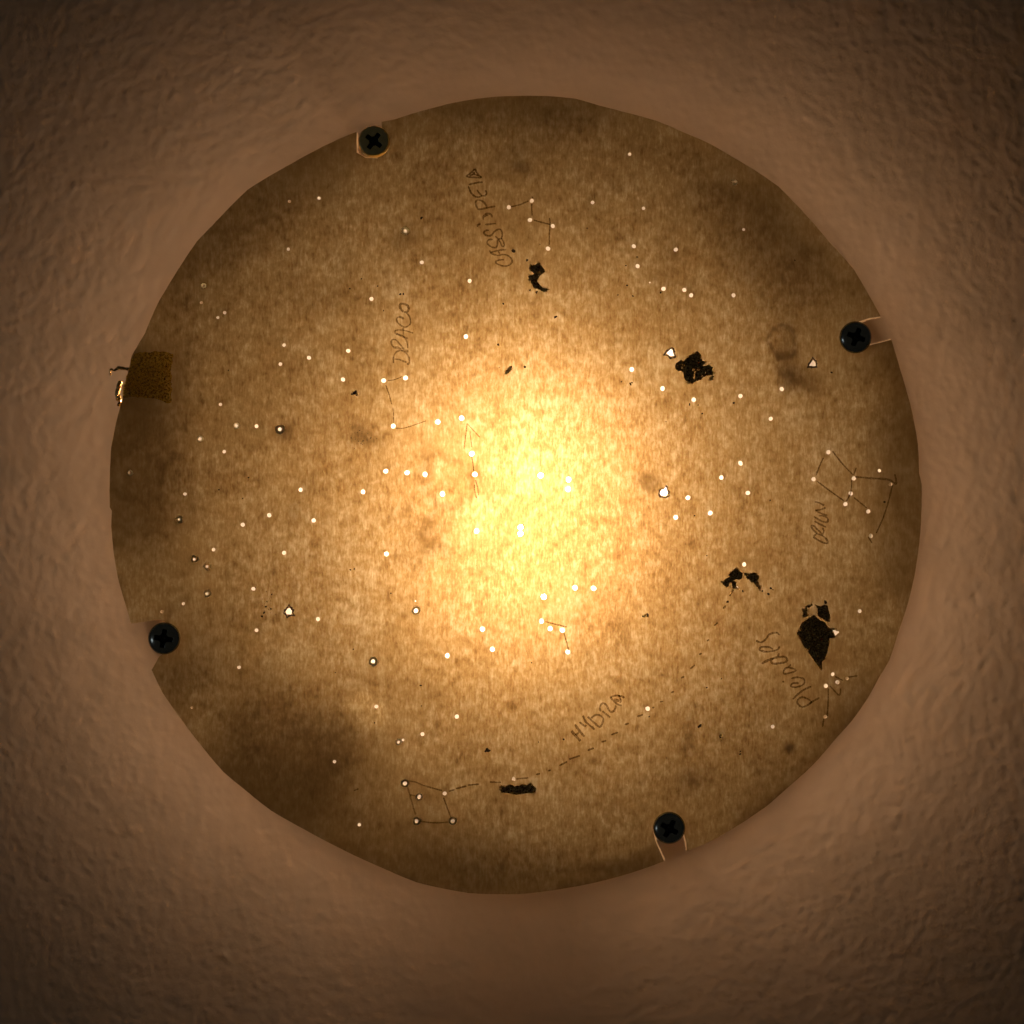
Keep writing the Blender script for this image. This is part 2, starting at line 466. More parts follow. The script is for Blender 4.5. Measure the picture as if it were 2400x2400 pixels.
TORN = [  # irregular torn holes, outlines in metres
    cF2.pts([(290, 225), (340, 270), (360, 360), (390, 430), (320, 450), (230, 430), (160, 355), (220, 290)]),
    cBig.pts([(1160, 1098), (1170, 1120), (1176, 1145), (1163, 1166), (1140, 1168), (1120, 1158), (1116, 1140), (1128, 1120), (1145, 1118)]),
    cI.pts([(978, 468), (990, 466), (1004, 490), (1003, 510), (975, 510), (955, 505), (962, 490)]),
    cBL.pts([(1368, 405), (1388, 405), (1400, 430), (1392, 452), (1358, 450), (1352, 425)]),
    cF4.pts([(1225, 930), (1290, 925), (1340, 960), (1400, 960), (1405, 1000), (1360, 1030), (1310, 1080), (1275, 1060), (1265, 1000)]),
    cF5.pts([(690, 325), (740, 350), (775, 420), (765, 490), (700, 470), (635, 460), (650, 380)]),
]

card = empty('cardboard_disc', ((CX - 1200) * S, (CY - 1200) * S, ZC))
tag(card, 'round hand-cut cardboard star map, backlit, pricked with pinholes, hung over the ceiling lamp', 'cardboard disc')

def board_mesh(loops, thick, step=0.0016):
    pts, edges = [], []
    for lp in loops:
        s0 = len(pts); pts += lp
        edges += [(s0 + i, s0 + (i + 1) % len(lp)) for i in range(len(lp))]
    row = 0; y = -0.152
    while y < 0.152:
        x = -0.152 + (step / 2 if row % 2 else 0)
        while x < 0.152:
            if x * x + y * y < 0.1515 ** 2: pts.append((x + random.uniform(-.1, .1) * step, y))
            x += step
        y += step * 0.87; row += 1
    vo, _, fo, _, _, _ = delaunay_2d_cdt([Vector(p) for p in pts], edges, [], 1, 1e-8)
    fa = np.array([tuple(f) for f in fo]); va = np.array([tuple(v) for v in vo])
    cen = va[fa].mean(1); drop = np.zeros(len(fa), bool)
    for lp in loops[1:]:                       # cut the pinholes out
        lx = np.array(lp); c0 = lx.mean(0); rad = np.hypot(*(lx - c0).T).max()
        for k in np.nonzero(np.hypot(*(cen - c0).T) < rad)[0]:
            if inside(tuple(cen[k]), lp): drop[k] = True
    fo = [fo[k] for k in range(len(fo)) if not drop[k]]
    cnt = {}
    for f in fo:
        for a, b in zip(f, list(f[1:]) + [f[0]]):
            e = (a, b) if a < b else (b, a)
            cnt[e] = cnt.get(e, 0) + 1
    n = len(vo)
    vs = [(v[0], v[1], 0.0) for v in vo] + [(v[0], v[1], thick) for v in vo]
    fs = [tuple(f) for f in fo] + [tuple(n + i for i in reversed(f)) for f in fo] + [(a, b, n + b, n + a) for (a, b), c in cnt.items() if c == 1]
    me = bpy.data.meshes.new('board')
    me.from_pydata(vs, [], fs)
    val = [stain_shade_value(v[0], v[1]) for v in vo]
    at = me.attributes.new('stain_shade', 'FLOAT', 'POINT')
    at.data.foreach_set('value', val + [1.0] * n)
    me.update()
    return me

loops = [[L19(x, y) for x, y in refine(OUT)]]
K19 = S / 0.805
HOLES = []
for (x, y, r) in STARS:
    n = 12
    cx, cy = L19(x, y)
    ecc = random.uniform(0.92, 1.08); ph = random.uniform(0, 6.28)
    lp = []
    for i in range(n):
        a = 2 * math.pi * i / n
        rr = r * K19 * (1.13 - 0.045 * r) * (1 + random.uniform(-0.06, 0.06)) * (1 + (ecc - 1) * math.cos(2 * (a - ph)))
        lp.append((cx + rr * math.cos(a), cy + rr * math.sin(a)))
    loops.append(lp)
for lp in TORN:
    loops.append(lp)
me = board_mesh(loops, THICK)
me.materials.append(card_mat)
me.materials.append(card_back)
me.materials.append(cut_edge)
me.polygons.foreach_set('material_index', [0 if p.center.z < 1e-5 else (1 if p.center.z > THICK - 1e-5 else 2) for p in me.polygons])
board = bpy.data.objects.new('board', me)
link(board, card)

# single torn ply of paper standing out along the cut slots; the lamp shines through it
def torn_ply(line, toward):
    m_ = torn_ply.mat
    pts = smooth_path([L19(*p) for p in line], 0.0005)
    tx_, ty_ = L19(*toward)
    vs, fs = [], []
    n = len(pts)
    for i, (x, y) in enumerate(pts):
        a = pts[max(0, i - 1)]; b = pts[min(n - 1, i + 1)]
        dx, dy = b[0] - a[0], b[1] - a[1]; l = math.hypot(dx, dy) or 1
        nx, ny = -dy / l, dx / l
        if nx * (tx_ - x) + ny * (ty_ - y) < 0: nx, ny = -nx, -ny
        w_ = 0.00055 * random.uniform(0.55, 1.25)
        z0 = THICK * 0.45
        vs += [(x - nx * 0.0001, y - ny * 0.0001, z0), (x + nx * w_, y + ny * w_, z0 - 0.0001), (x + nx * w_, y + ny * w_, z0 + 0.0001), (x - nx * 0.0001, y - ny * 0.0001, z0 + 0.0002)]
    for i in range(n - 1):
        for k in range(4):
            k2 = (k + 1) % 4
            fs.append((i * 4 + k, (i + 1) * 4 + k, (i + 1) * 4 + k2, i * 4 + k2))
    fs += [(0, 1, 2, 3), tuple(reversed(range((n - 1) * 4, n * 4)))]
    return mesh_obj('torn_ply', vs, fs, m_, card)

m, nt, out = new_mat('thin_torn_paper')
sheet(nt, out, None, (0.60, 0.52, 0.42, 1), (0.3, 0.25, 0.2, 1))
torn_ply.mat = m
# raised, torn collars round the holes that were pushed through from behind: real rims of board
torn_fibre = principled('dark_torn_fibre', (0.10, 0.06, 0.035), 0.85, noise_amt=0.4, nscale=1500)

def collar(cx, cy, r_in, r_out, h, jag, name='torn_rim', loop=None):
    n = 20
    vs, fs = [], []
    rows = []
    for i in range(n):
        a = 2 * math.pi * i / n
        if loop is not None:
            # distance from centre to the torn outline along this ray
            best = None
            for k in range(len(loop)):
                x1, y1 = loop[k][0] - cx, loop[k][1] - cy
                x2, y2 = loop[(k + 1) % len(loop)][0] - cx, loop[(k + 1) % len(loop)][1] - cy
                ex, ey = x2 - x1, y2 - y1
                den = math.cos(a) * ey - math.sin(a) * ex
                if abs(den) < 1e-12: continue
                t = (x1 * ey - y1 * ex) / den
                u = (x1 * math.sin(a) - y1 * math.cos(a)) / den
                if t > 0 and -1e-6 <= -u <= 1 + 1e-6 or (t > 0 and 0 <= u <= 1):
                    best = t if best is None else max(best, t)
            ri = (best or r_in) * 1.02
        else:
            ri = r_in * random.uniform(0.95, 1.05)
        ro = ri + (r_out - r_in) * random.uniform(1 - jag, 1 + jag)
        hh = h * random.uniform(1 - jag, 1 + jag)
        rows.append((a, ri, ro, hh))
    for a, ri, ro, hh in rows:
        c, s = math.cos(a), math.sin(a)
        mid = ri + (ro - ri) * 0.35
        vs += [(cx + ri * c, cy + ri * s, -0.00002), (cx + ri * 0.99 * c, cy + ri * 0.99 * s, -hh), (cx + mid * c, cy + mid * s, -hh * 0.85), (cx + ro * c, cy + ro * s, -0.00002)]
    for i in range(n):
        j = (i + 1) % n
        for k in range(4):
            k2 = (k + 1) % 4
            fs.append((i * 4 + k, j * 4 + k, j * 4 + k2, i * 4 + k2))
    return mesh_obj(name, vs, fs, card_back if loop is None else torn_fibre, card, True)

for (x, y, r, extra) in [(765, 436, 3.1, 4), (528, 810, 3.4, 6), (338, 980, 1.9, 5), (367, 1055, 2.4, 5), (391, 1069, 2.4, 5), (391, 1120, 2.5, 4.5),
                         (785, 1152, 4.1, 4), (704, 1248, 3.6, 5), (752, 1400, 2.4, 3.5), (786, 1549, 3.3, 4.5), (854, 1549, 3.8, 4), (764, 1478, 3.7, 3.5),
                         (791, 1503, 3.6, 3), (446, 803, 3.4, 2.5), (378, 828, 3.3, 2.5), (1386, 344, 2.5, 3), (246, 892, 2.9, 2.5), (384, 539, 2.5, 2.5)]:
    cx, cy = L19(x, y)
    collar(cx, cy, r * K19 * 1.05, (r + extra) * K19, 0.00045, 0.3)
for i, lp in enumerate(TORN[:4]):
    cx = sum(p[0] for p in lp) / len(lp); cy = sum(p[1] for p in lp) / len(lp)
    rin = sum(math.hypot(p[0] - cx, p[1] - cy) for p in lp) / len(lp)
    collar(cx, cy, rin, rin + (3.4 if i != 1 else 2.6) * K19, 0.0009, 0.45, 'torn_rim', lp)

for line, toward in (([(1661, 597.5), (1640, 600.5), (1618, 608)], (1650, 625)), ([(1681, 641.5), (1660, 647), (1636, 653)], (1650, 625)),
                     ([(1231, 1560), (1236, 1585), (1253, 1624)], (1262, 1590)), ([(1295.5, 1604), (1295, 1590), (1289, 1570)], (1262, 1590)),
                     ([(673, 250), (673, 270), (674, 288), (690, 298), (712, 299)], (700, 265))):
    torn_ply(line, toward)

# ------------------------------------------------------------------ ink and pencil on the card
def ink_material(name, col, grain):
    m, nt, out = new_mat(name)
    tc = N(nt, 'ShaderNodeTexCoord')
    n = noise_tex(nt, tc.outputs['Object'], 1.0, 3, 0.6, 0.3, (2600, 1700, 1))
    mr = N(nt, 'ShaderNodeMapRange'); nt.links.new(n, mr.inputs[0])
    mr.inputs[1].default_value = 0.32; mr.inputs[2].default_value = 0.62
    mr.inputs[3].default_value = 0.0; mr.inputs[4].default_value = grain
    mx = N(nt, 'ShaderNodeMix', data_type='RGBA'); nt.links.new(mr.outputs[0], mx.inputs[0])
    mx.inputs[6].default_value = (*col, 1); mx.inputs[7].default_value = (1, 1, 1, 1)
    t = N(nt, 'ShaderNodeBsdfTransparent'); nt.links.new(mx.outputs[2], t.inputs[0])
    nt.links.new(t.outputs[0], out.inputs[0])
    return m

ink = ink_material('felt_pen_ink', (0.37, 0.30, 0.20), 0.5)
ink_soft = ink_material('pale_pencil', (0.36, 0.28, 0.18), 0.55)
INK_Z = -0.00009

layer = [0]
def strokes(name, label, crop, lines, width, mat=ink):
    """flat writing: each stroke a thin band of uneven width lying on the card"""
    vs, fs = [], []
    for ln in lines:
        wdt = width
        if isinstance(ln, tuple): ln, wdt = ln
        path = smooth_path([crop(*p) for p in ln], 0.00035)
        layer[0] += 1
        z = INK_Z - (layer[0] % 12) * 0.000004
        base = len(vs)
        n = len(path)
        for i, (x, y) in enumerate(path):
            a = path[max(0, i - 1)]; b = path[min(n - 1, i + 1)]
            tx, ty = b[0] - a[0], b[1] - a[1]
            l = math.hypot(tx, ty) or 1
            hw = 1.35 * wdt * S / 2 * (0.85 + 0.35 * noise.noise((x * 900, y * 900, layer[0])))
            if i in (0, n - 1): hw *= 0.55
            vs += [(x - ty / l * hw, y + tx / l * hw, z), (x + ty / l * hw, y - tx / l * hw, z)]
        for i in range(n - 1):
            k = base + i * 2
            fs.append((k, k + 2, k + 3, k + 1))
    o = mesh_obj(name, vs, fs, mat, card)
    if label: o['label'] = label
    return o

cA = Crop(1060, 380, 260)
strokes('handwriting', 'handwritten word CASSIOPEIA running upward', cA, [
    [(905,1700),(820,1705),(755,1735),(790,1775),(870,1805),(960,1805),(1020,1770),(1040,1720),(1010,1660),(950,1620),(880,1610),(800,1625),(730,1610),(670,1580),(655,1535)],
    [(665,1575),(760,1550),(850,1530),(940,1525)], [(800,1550),(815,1575),(825,1605)],
    [(705,1345),(640,1350),(605,1390),(625,1435),(680,1475),(755,1490),(785,1450),(790,1390),(800,1350),(840,1400),(870,1470),(905,1450),(890,1390),(855,1320)],
    [(640,1190),(590,1190),(550,1225),(580,1270),(640,1285),(690,1265),(730,1215),(790,1175),(840,1175),(870,1240),(855,1320),(810,1340),(750,1290)],
    [(575,1090),(660,1080),(760,1070)], [(440,1130),(445,1095),(495,1075)],
    [(545,1010),(540,950),(575,905),(640,895),(690,930),(690,965)], [(555,965),(585,930),(630,925)],
    [(750,770),(690,780),(600,800),(520,815),(455,820),(420,770),(405,700),(430,665),(490,665),(550,700),(590,760),(600,795)],
    [(575,490),(600,540),(570,585),(515,590),(460,610),(400,600),(340,550),(300,480),(280,420)], [(515,585),(460,530),(430,480)],
    [(285,395),(380,370),(460,355),(530,350)],
    [(395,110),(420,170),(460,230),(505,265),(400,268),(250,250),(320,190),(390,120)], [(300,235),(380,215),(450,240)], [(350,190),(400,190)],
], 3.6)
strokes('drawn_line', 'pen lines joining the CASSIOPEIA pinholes', cA, [
    [(1020,780),(1180,740),(1330,675)], [(1385,725),(1385,840),(1390,935)], [(1420,1010),(1540,1045),(1700,1085)], [(1695,970),(1702,1085),(1690,1260),(1690,1440)],
    [(1385,600),(1400,630)]], 3.2)
cB = Crop(890, 670, 200)
strokes('handwriting', 'handwritten word DRACO running upward', cB, [
    [(310,1750),(310,1650),(330,1560),(390,1490),(480,1465),(570,1500),(640,1580),(670,1680),(660,1750),(640,1780),(615,1750)],
    [(620,1735),(520,1700),(430,1665),(330,1660)],
    ([(300,1395),(400,1400),(500,1440),(650,1490)], 5.0), [(310,1390),(265,1310),(280,1225),(360,1220),(430,1290),(500,1380),(560,1430)],
    [(635,1410),(625,1300),(580,1200),(500,1130),(360,1080),(350,1000)], ([(350,1010),(430,1000),(560,1010),(760,1070)], 2.6),
    [(530,950),(530,1040),(545,1150)], ([(380,1085),(520,1145),(640,1195)], 4.8),
    ([(550,750),(500,720),(440,695)], 5.0), [(440,700),(385,740),(400,820),(470,890),(560,935),(640,910),(695,850),(690,750),(650,660),(600,610)],
    ([(540,590),(480,530),(455,450),(490,405),(560,410),(630,450),(655,520),(620,590),(550,590)], 4.6),
], 3.4)
cC = Crop(1320, 1610, 160)
strokes('handwriting', 'handwritten word HYDRA slanting upward', cC, [
    ([(230,1240),(350,1380),(490,1530)], 5.4), ([(330,1060),(450,1230),(600,1410)], 5.0), [(340,1360),(450,1290)],
    [(460,990),(540,1060),(620,1110),(650,1070)], [(560,810),(620,960),(720,1060),(890,1200)],
    [(690,840),(850,990),(1030,1130),(1110,1020),(1135,900),(1060,820),(950,785),(850,830),(790,890)],
    [(1330,860),(1200,760),(1110,680)], [(1060,690),(1035,600),(1080,490),(1150,460),(1230,530),(1290,650),(1350,705),(1430,680),(1480,590),(1480,520)],
    [(1340,290),(1430,400),(1540,490),(1660,530)], [(1340,290),(1450,250),(1570,250),(1630,380),(1600,460)], [(1560,250),(1650,260),(1730,310)],
    ([(1440,340),(1520,380),(1590,390)], 5.5)], 4.2)
cD = Crop(1870, 1150, 130)
strokes('handwriting', 'handwritten word ORION running upward', cD, [
    [(540,1590),(620,1530),(700,1510),(850,1570),(970,1660),(1040,1790),(1010,1835),(860,1800),(700,1720),(530,1610)],
    [(680,1490),(560,1400),(490,1300),(470,1220),(560,1230),(660,1330),(760,1430),(880,1540)], [(870,1500),(900,1400),(850,1280)],
    [(580,1060),(750,1160),(980,1270)], [(560,900),(700,990),(850,1070),(1000,1100),(1050,1030),(1000,930),(900,880),(720,870)],
    [(600,670),(760,770),(1030,860)], [(620,680),(800,660),(970,590)], [(580,390),(700,410),(920,510)]], 3.7)
cE = Crop(1750, 1460, 200)
strokes('handwriting', 'handwritten word Pleiades slanting upward', cE, [
    [(210,400),(320,440),(420,380),(500,270),(600,225),(690,225),(750,280)],
    [(745,530),(700,600),(560,640),(420,650),(290,610),(330,550),(450,540),(540,560),(590,600)],
    ([(340,920),(470,850),(600,800),(740,770),(870,770),(915,830),(870,890),(740,910),(600,920),(540,850),(620,800)], 4.6), [(740,690),(700,760)],
    [(1130,1060),(1080,1100),(980,1130),(840,1150),(850,1060),(930,1010),(1110,1050)], [(1000,940),(940,1000)],
    [(1010,1260),(1140,1230),(1280,1260),(1310,1330),(1270,1400),(1120,1455),(1000,1430),(1040,1370),(1180,1360)], ([(815,1310),(840,1350)], 5.0),
    [(1040,1730),(1150,1620),(1300,1510),(1460,1440)],
    [(1290,1680),(1400,1730),(1460,1800),(1340,1880),(1240,1900),(1150,1820),(1160,1740),(1220,1690),(1290,1680)], [(1420,1820),(1540,1750),(1650,1690)]], 3.8)
cF = Crop(1200, 1400, 600)
dash = [((30,1370),(125,1362)), ((180,1338),(212,1330)), ((272,1310),(292,1302)), ((358,1270),(415,1240)), ((430,1222),(512,1195)), ((570,1155),(618,1137)),
        ((675,1092),(712,1080)), ((748,1038),(800,1018)), ((850,960),(882,950)), ((945,900),(988,885)), ((1058,835),(1075,828)), ((1115,790),(1142,783)),
        ((1200,720),(1222,710)), ((1275,610),(1300,597)), ((1345,540),(1380,510)), ((1410,432),(1432,422)), ((1470,330),(1488,318)), ((1525,215),(1553,190)),
        ((1592,85),(1615,62)), ((1617,40),(1632,25)), ((1642,-10),(1672,-65))]
strokes('drawn_line', 'dashed pen line of the long HYDRA tail', cF, [list(d) for d in dash], 3.6)
cG = Crop(800, 1350, 600)
strokes('drawn_line', 'pen lines boxing the HYDRA head pinholes', cG, [
    [(490,1545),(560,1555),(620,1580),(760,1620)], [(500,1590),(530,1700),(560,1800)], [(515,1650),(570,1660)], [(770,1670),(800,1750),(835,1840)],
    [(590,1850),(700,1862),(820,1858),(860,1865)], [(810,1625),(855,1612)], [(865,1605),(945,1585)], [(955,1578),(1040,1570)], [(1120,1555),(1205,1557)],
    [(95,1620),(130,1605)]], 3.4)
strokes('drawn_line', 'short bent pen line below the bright centre', cG, [[(1540,345),(1620,365),(1700,385)], [(1680,430),(1700,500),(1715,560)]], 3.0)
cH = Crop(800, 800, 600)
strokes('drawn_line', 'thin pencil lines joining the DRACO pinholes', cH, [
    [(350,295),(400,290),(460,265)], [(335,330),(360,400),(380,475)], [(390,500),(397,620)], [(410,655),(470,655),(540,635),(640,600)]], 2.0, ink_soft)
strokes('drawn_line', 'pencil arrow pointing up beside the bright centre', cH, [
    [(925,810),(940,700),(948,620)], [(948,620),(990,665),(1045,725)], [(970,675),(985,800)], [(985,870),(1000,980)], [(1012,1045),(1030,1110),(1035,1165)],
    [(1005,1080),(1005,1120),(1020,1185)]], 2.3, ink_soft)
strokes('drawn_line', 'pen lines joining the ORION pinholes', cI, [
    [(1130,1150),(1200,1240),(1285,1330)], [(1062,1200),(1030,1270),(1005,1335)], [(1310,1275),(1290,1330)], ([(1300,1345),(1420,1355),(1550,1365),(1610,1395),(1600,1325)], 4.2),
    [(1585,1400),(1550,1540),(1510,1660),(1460,1770)], [(1275,1370),(1268,1460),(1235,1530)], [(1010,1375),(1110,1450),(1215,1525)], [(1290,1500),(1390,1580)],
    [(1400,1800),(1430,1845)]], 3.0)
cJ = Crop(1600, 1250, 600)
strokes('drawn_line', 'pen lines joining the small Pleiades cluster', cJ, [
    [(1100,1170),(1097,1270),(1090,1380)], [(1065,1400),(1055,1460)], [(1110,1150),(1180,1220),(1190,1170)], [(1150,1080),(1210,1110)], [(1250,1085),(1320,1075)]], 3.2)

# ------------------------------------------------------------------ flaky gold tape and its torn remains
def gold_material(name, col, rough, bump, spark, pass_lo=None, pass_hi=None, tint=(0.85, 0.72, 0.36), top=1.0):
    m, nt, out = new_mat(name)
    p = N(nt, 'ShaderNodeBsdfPrincipled')
    p.inputs['Metallic'].default_value = 1.0
    tc = N(nt, 'ShaderNodeTexCoord')
    n = noise_tex(nt, tc.outputs['Object'], 1500, 3, 0.6)
    cr = N(nt, 'ShaderNodeValToRGB')
    cr.color_ramp.elements[0].position = 0.36; cr.color_ramp.elements[0].color = (col[0] * 0.2, col[1] * 0.17, col[2] * 0.15, 1)
    cr.color_ramp.elements[1].position = 0.36 + spark; cr.color_ramp.elements[1].color = (*col, 1)
    nt.links.new(n, cr.inputs[0]); nt.links.new(cr.outputs[0], p.inputs['Base Color'])
    p.inputs['Roughness'].default_value = rough
    vo = N(nt, 'ShaderNodeTexVoronoi'); vo.inputs['Scale'].default_value = 1700
    nt.links.new(tc.outputs['Object'], vo.inputs['Vector'])
    b = N(nt, 'ShaderNodeBump'); b.inputs['Strength'].default_value = bump; b.inputs['Distance'].default_value = 0.0004
    nt.links.new(vo.outputs['Distance'], b.inputs['Height']); nt.links.new(b.outputs[0], p.inputs['Normal'])
    if pass_lo is None:
        nt.links.new(p.outputs[0], out.inputs[0])
        return m
    # worn thin: the lamp shines through between the flakes
    n2 = noise_tex(nt, tc.outputs['Object'], 1150, 4, 0.7, 0.4)
    mr = N(nt, 'ShaderNodeMapRange'); nt.links.new(n2, mr.inputs[0])
    mr.inputs[1].default_value = pass_lo; mr.inputs[2].default_value = pass_hi; mr.inputs[4].default_value = top
    sep = N(nt, 'ShaderNodeBsdfTransparent'); sep.inputs[0].default_value = (*tint, 1)
    mx = N(nt, 'ShaderNodeMixShader'); nt.links.new(mr.outputs[0], mx.inputs[0])
    nt.links.new(p.outputs[0], mx.inputs[1]); nt.links.new(sep.outputs[0], mx.inputs[2])
    nt.links.new(mx.outputs[0], out.inputs[0])
    return m

gold = gold_material('glitter_gold', (1.0, 0.66, 0.13), 0.22, 1.0, 0.16, 0.34, 0.56, (0.98, 0.90, 0.52))
dull_gold = gold_material('flaked_gold', (0.85, 0.55, 0.20), 0.40, 0.9, 0.34, 0.53, 0.68, (0.85, 0.70, 0.42), 0.75)

def patch(name, outline, spacing, relief, mat, holes=(), rough_edge=0.00016, label=None, base=0.00006):
    """crumpled flake: an uneven skin on a flat underside, its edge closed"""
    pts = []
    for i in range(len(outline)):
        a, b = outline[i], outline[(i + 1) % len(outline)]
        d = math.hypot(b[0] - a[0], b[1] - a[1]); k = max(1, int(d / (spacing * 1.1)))
        for j in range(k):
            t = j / k
            pts.append((a[0] + (b[0] - a[0]) * t + (random.uniform(-1, 1) * rough_edge if j else 0), a[1] + (b[1] - a[1]) * t + (random.uniform(-1, 1) * rough_edge if j else 0)))
    nb = len(pts)
    edges = [(i, (i + 1) % nb) for i in range(nb)]
    poly = list(pts)
    for h in holes:
        s0 = len(pts); pts += h
        edges += [(s0 + i, s0 + (i + 1) % len(h)) for i in range(len(h))]
    x0 = min(p[0] for p in outline); x1 = max(p[0] for p in outline); y0 = min(p[1] for p in outline); y1 = max(p[1] for p in outline)
    y = y0 + spacing / 2
    while y < y1:
        x = x0 + spacing / 2
        while x < x1:
            q = (x + random.uniform(-.4, .4) * spacing, y + random.uniform(-.4, .4) * spacing)
            if inside(q, poly) and not any(inside(q, h) for h in holes): pts.append(q)
            x += spacing
        y += spacing
    vout, _, fout, vorig, _, _ = delaunay_2d_cdt([Vector(p) for p in pts], edges, [], 0, 1e-7)
    keep = []
    for f in fout:
        c = (sum(vout[i][0] for i in f) / 3, sum(vout[i][1] for i in f) / 3)
        if inside(c, poly) and not any(inside(c, h) for h in holes): keep.append(f)
    cnt = {}
    for f in keep:
        for a, b in zip(f, f[1:] + f[:1]): cnt[tuple(sorted((a, b)))] = cnt.get(tuple(sorted((a, b))), 0) + 1
    rim = set(v for e, c in cnt.items() if c == 1 for v in e)
    vs = []
    for i, v in enumerate(vout):
        z = -base - relief * 0.25 if i in rim else -base - relief * (0.35 + 0.65 * random.random())
        vs.append((v[0], v[1], z))
    n = len(vs)
    vs += [(v[0], v[1], -0.00002) for v in vout]
    fs = [tuple(f) for f in keep] + [tuple(n + i for i in reversed(f)) for f in keep]
    for (a, b), c in cnt.items():
        if c == 1: fs.append((a, b, n + b, n + a))
    o = mesh_obj(name, vs, fs, mat, card)
    if label: o['label'] = label
    return o

cF1 = Crop(1220, 600, 90); cF3 = Crop(1680, 1310, 140); cT = Crop(240, 800, 190)
SP = 0.00085
patch('foil_flake', cF1.pts([(430,430),(620,440),(780,440),(860,350),(960,320),(1000,370),(990,450),(1110,560),(1200,690),(1255,760),(1220,840),(1080,930),(960,990),(930,1080),(880,1200),(810,1280),(900,1350),(980,1450),(1120,1560),(1240,1620),(1330,1610),(1460,1680),(1450,1720),(1370,1690),(1300,1830),(1200,1820),(1000,1740),(800,1640),(720,1660),(640,1610),(590,1510),(610,1430),(530,1370),(520,1270),(470,1240),(420,1280),(370,1170),(450,1120),(360,1010),(450,970),(580,960),(680,920),(600,780),(500,750),(420,620),(460,520)]),
      SP, 0.0005, dull_gold, label='dark hooked flake below the CASSIOPEIA lines')
patch('foil_flake', cF2.pts([(1070,290),(1140,340),(1220,430),(1200,510),(1290,600),(1370,550),(1330,650),(1240,730),(1360,730),(1440,690),(1590,800),(1530,850),(1540,900),(1660,930),(1580,950),(1550,1020),(1430,1030),(1350,1050),(1250,1100),(1210,1160),(1080,1200),(950,1260),(990,1300),(900,1280),(720,1290),(810,1250),(720,1170),(680,1080),(670,950),(590,890),(520,920),(430,840),(410,740),(450,650),(520,620),(580,550),(690,600),(750,510),(840,430),(980,360)]),
      SP, 0.0006, dull_gold, holes=[cF2.pts([(1000,900),(1040,920),(1010,1040),(1020,1090),(985,1140),(945,1090),(985,1050),(990,960)]), cF2.pts([(940,830),(980,830),(970,880),(935,870)]), cF2.pts([(1090,840),(1150,860),(1120,885),(1090,870)]),
      cF2.pts([(600,790),(640,780),(640,810),(610,820)]), cF2.pts([(1195,1040),(1240,1045),(1220,1075)]), cF2.pts([(1310,935),(1345,945),(1335,970)])],
      label='large ragged dark flake beside a torn hole')
patch('foil_flake', cF2.pts([(1470,1050),(1590,1050),(1570,1200),(1520,1160),(1460,1210),(1440,1100)]), SP, 0.0003, dull_gold)
patch('foil_flake', cF3.pts([(640,275),(690,290),(720,380),(830,460),(840,560),(790,640),(720,690),(620,650),(520,730),(640,730),(620,800),(640,900),(760,990),(720,1010),(600,930),(550,990),(400,1160),(520,960),(500,870),(470,740),(400,790),(390,880),(440,900),(330,940),(240,880),(90,710),(230,730),(270,650),(420,580),(370,490),(430,420),(510,400),(560,310)]),
      SP, 0.0005, dull_gold, label='dark clawed flake, left half of a pair below a pinhole')
patch('foil_flake', cF3.pts([(900,425),(970,460),(1070,470),(1150,440),(1280,425),(1310,520),(1360,500),(1370,640),(1320,680),(1380,830),(1490,890),(1440,920),(1420,1030),(1350,1020),(1340,950),(1260,880),(1200,780),(1080,730),(1080,660),(990,660),(930,560),(870,480)]),
      SP, 0.0005, dull_gold, label='dark tapering flake, right half of a pair below a pinhole')
patch('foil_flake', cF4.pts([(700,490),(830,620),(1000,700),(1080,820),(1150,880),(1320,870),(1340,900),(1220,930),(1250,1000),(1310,1090),(1300,1150),(1150,1150),(1140,1240),(1110,1400),(1040,1690),(1000,1770),(910,1820),(940,1940),(930,2050),(880,2055),(800,1932),(640,1700),(360,1310),(200,1010),(360,710),(560,580)]),
      0.0011, 0.0009, dull_gold, label='large dark wedge-shaped flake beside the word Pleiades')
patch('foil_flake', cF4.pts([(640,150),(660,230),(560,290),(490,300),(500,360),(490,450),(550,480),(540,550),(450,580),(370,540),(390,440),(340,330),(440,300),(480,230),(570,210)]), SP, 0.0004, dull_gold)
patch('foil_flake', cF4.pts([(710,190),(830,240),(1000,210),(1090,250),(1130,400),(1160,560),(1140,700),(1040,680),(900,590),(800,530),(790,430),(790,350)]), SP, 0.0008, dull_gold)
patch('foil_flake', cF5.pts([(140,750),(220,620),(340,680),(470,670),(550,610),(680,630),(740,720),(830,660),(900,680),(1020,600),(1150,610),(1200,650),(1350,540),(1440,640),(1560,760),(1550,890),(1450,960),(1350,930),(1200,950),(1020,960),(900,1000),(720,1010),(560,960),(400,930),(250,930),(190,860),(220,810)]),
      SP, 0.0006, dull_gold, label='long dark flake under the dashed HYDRA line')
patch('foil_flake', cH.pts([(1280,180),(1292,205),(1272,232),(1237,252),(1228,236),(1250,210),(1266,190)]), 0.0006, 0.0003, dull_gold)
patch('foil_flake', cH.pts([(80,378),(100,370),(120,385),(132,396),(122,412),(108,404),(96,410),(78,396)]), 0.0006, 0.0003, dull_gold)
patch('foil_flake', cF.pts([(985,140),(1000,126),(1020,124),(1040,145),(1018,150)]), 0.0006, 0.0003, dull_gold)
patch('foil_flake', cF.pts([(1566,1032),(1590,1030),(1592,1048),(1580,1054),(1580,1080),(1566,1082),(1568,1056)]), 0.0006, 0.0003, dull_gold)
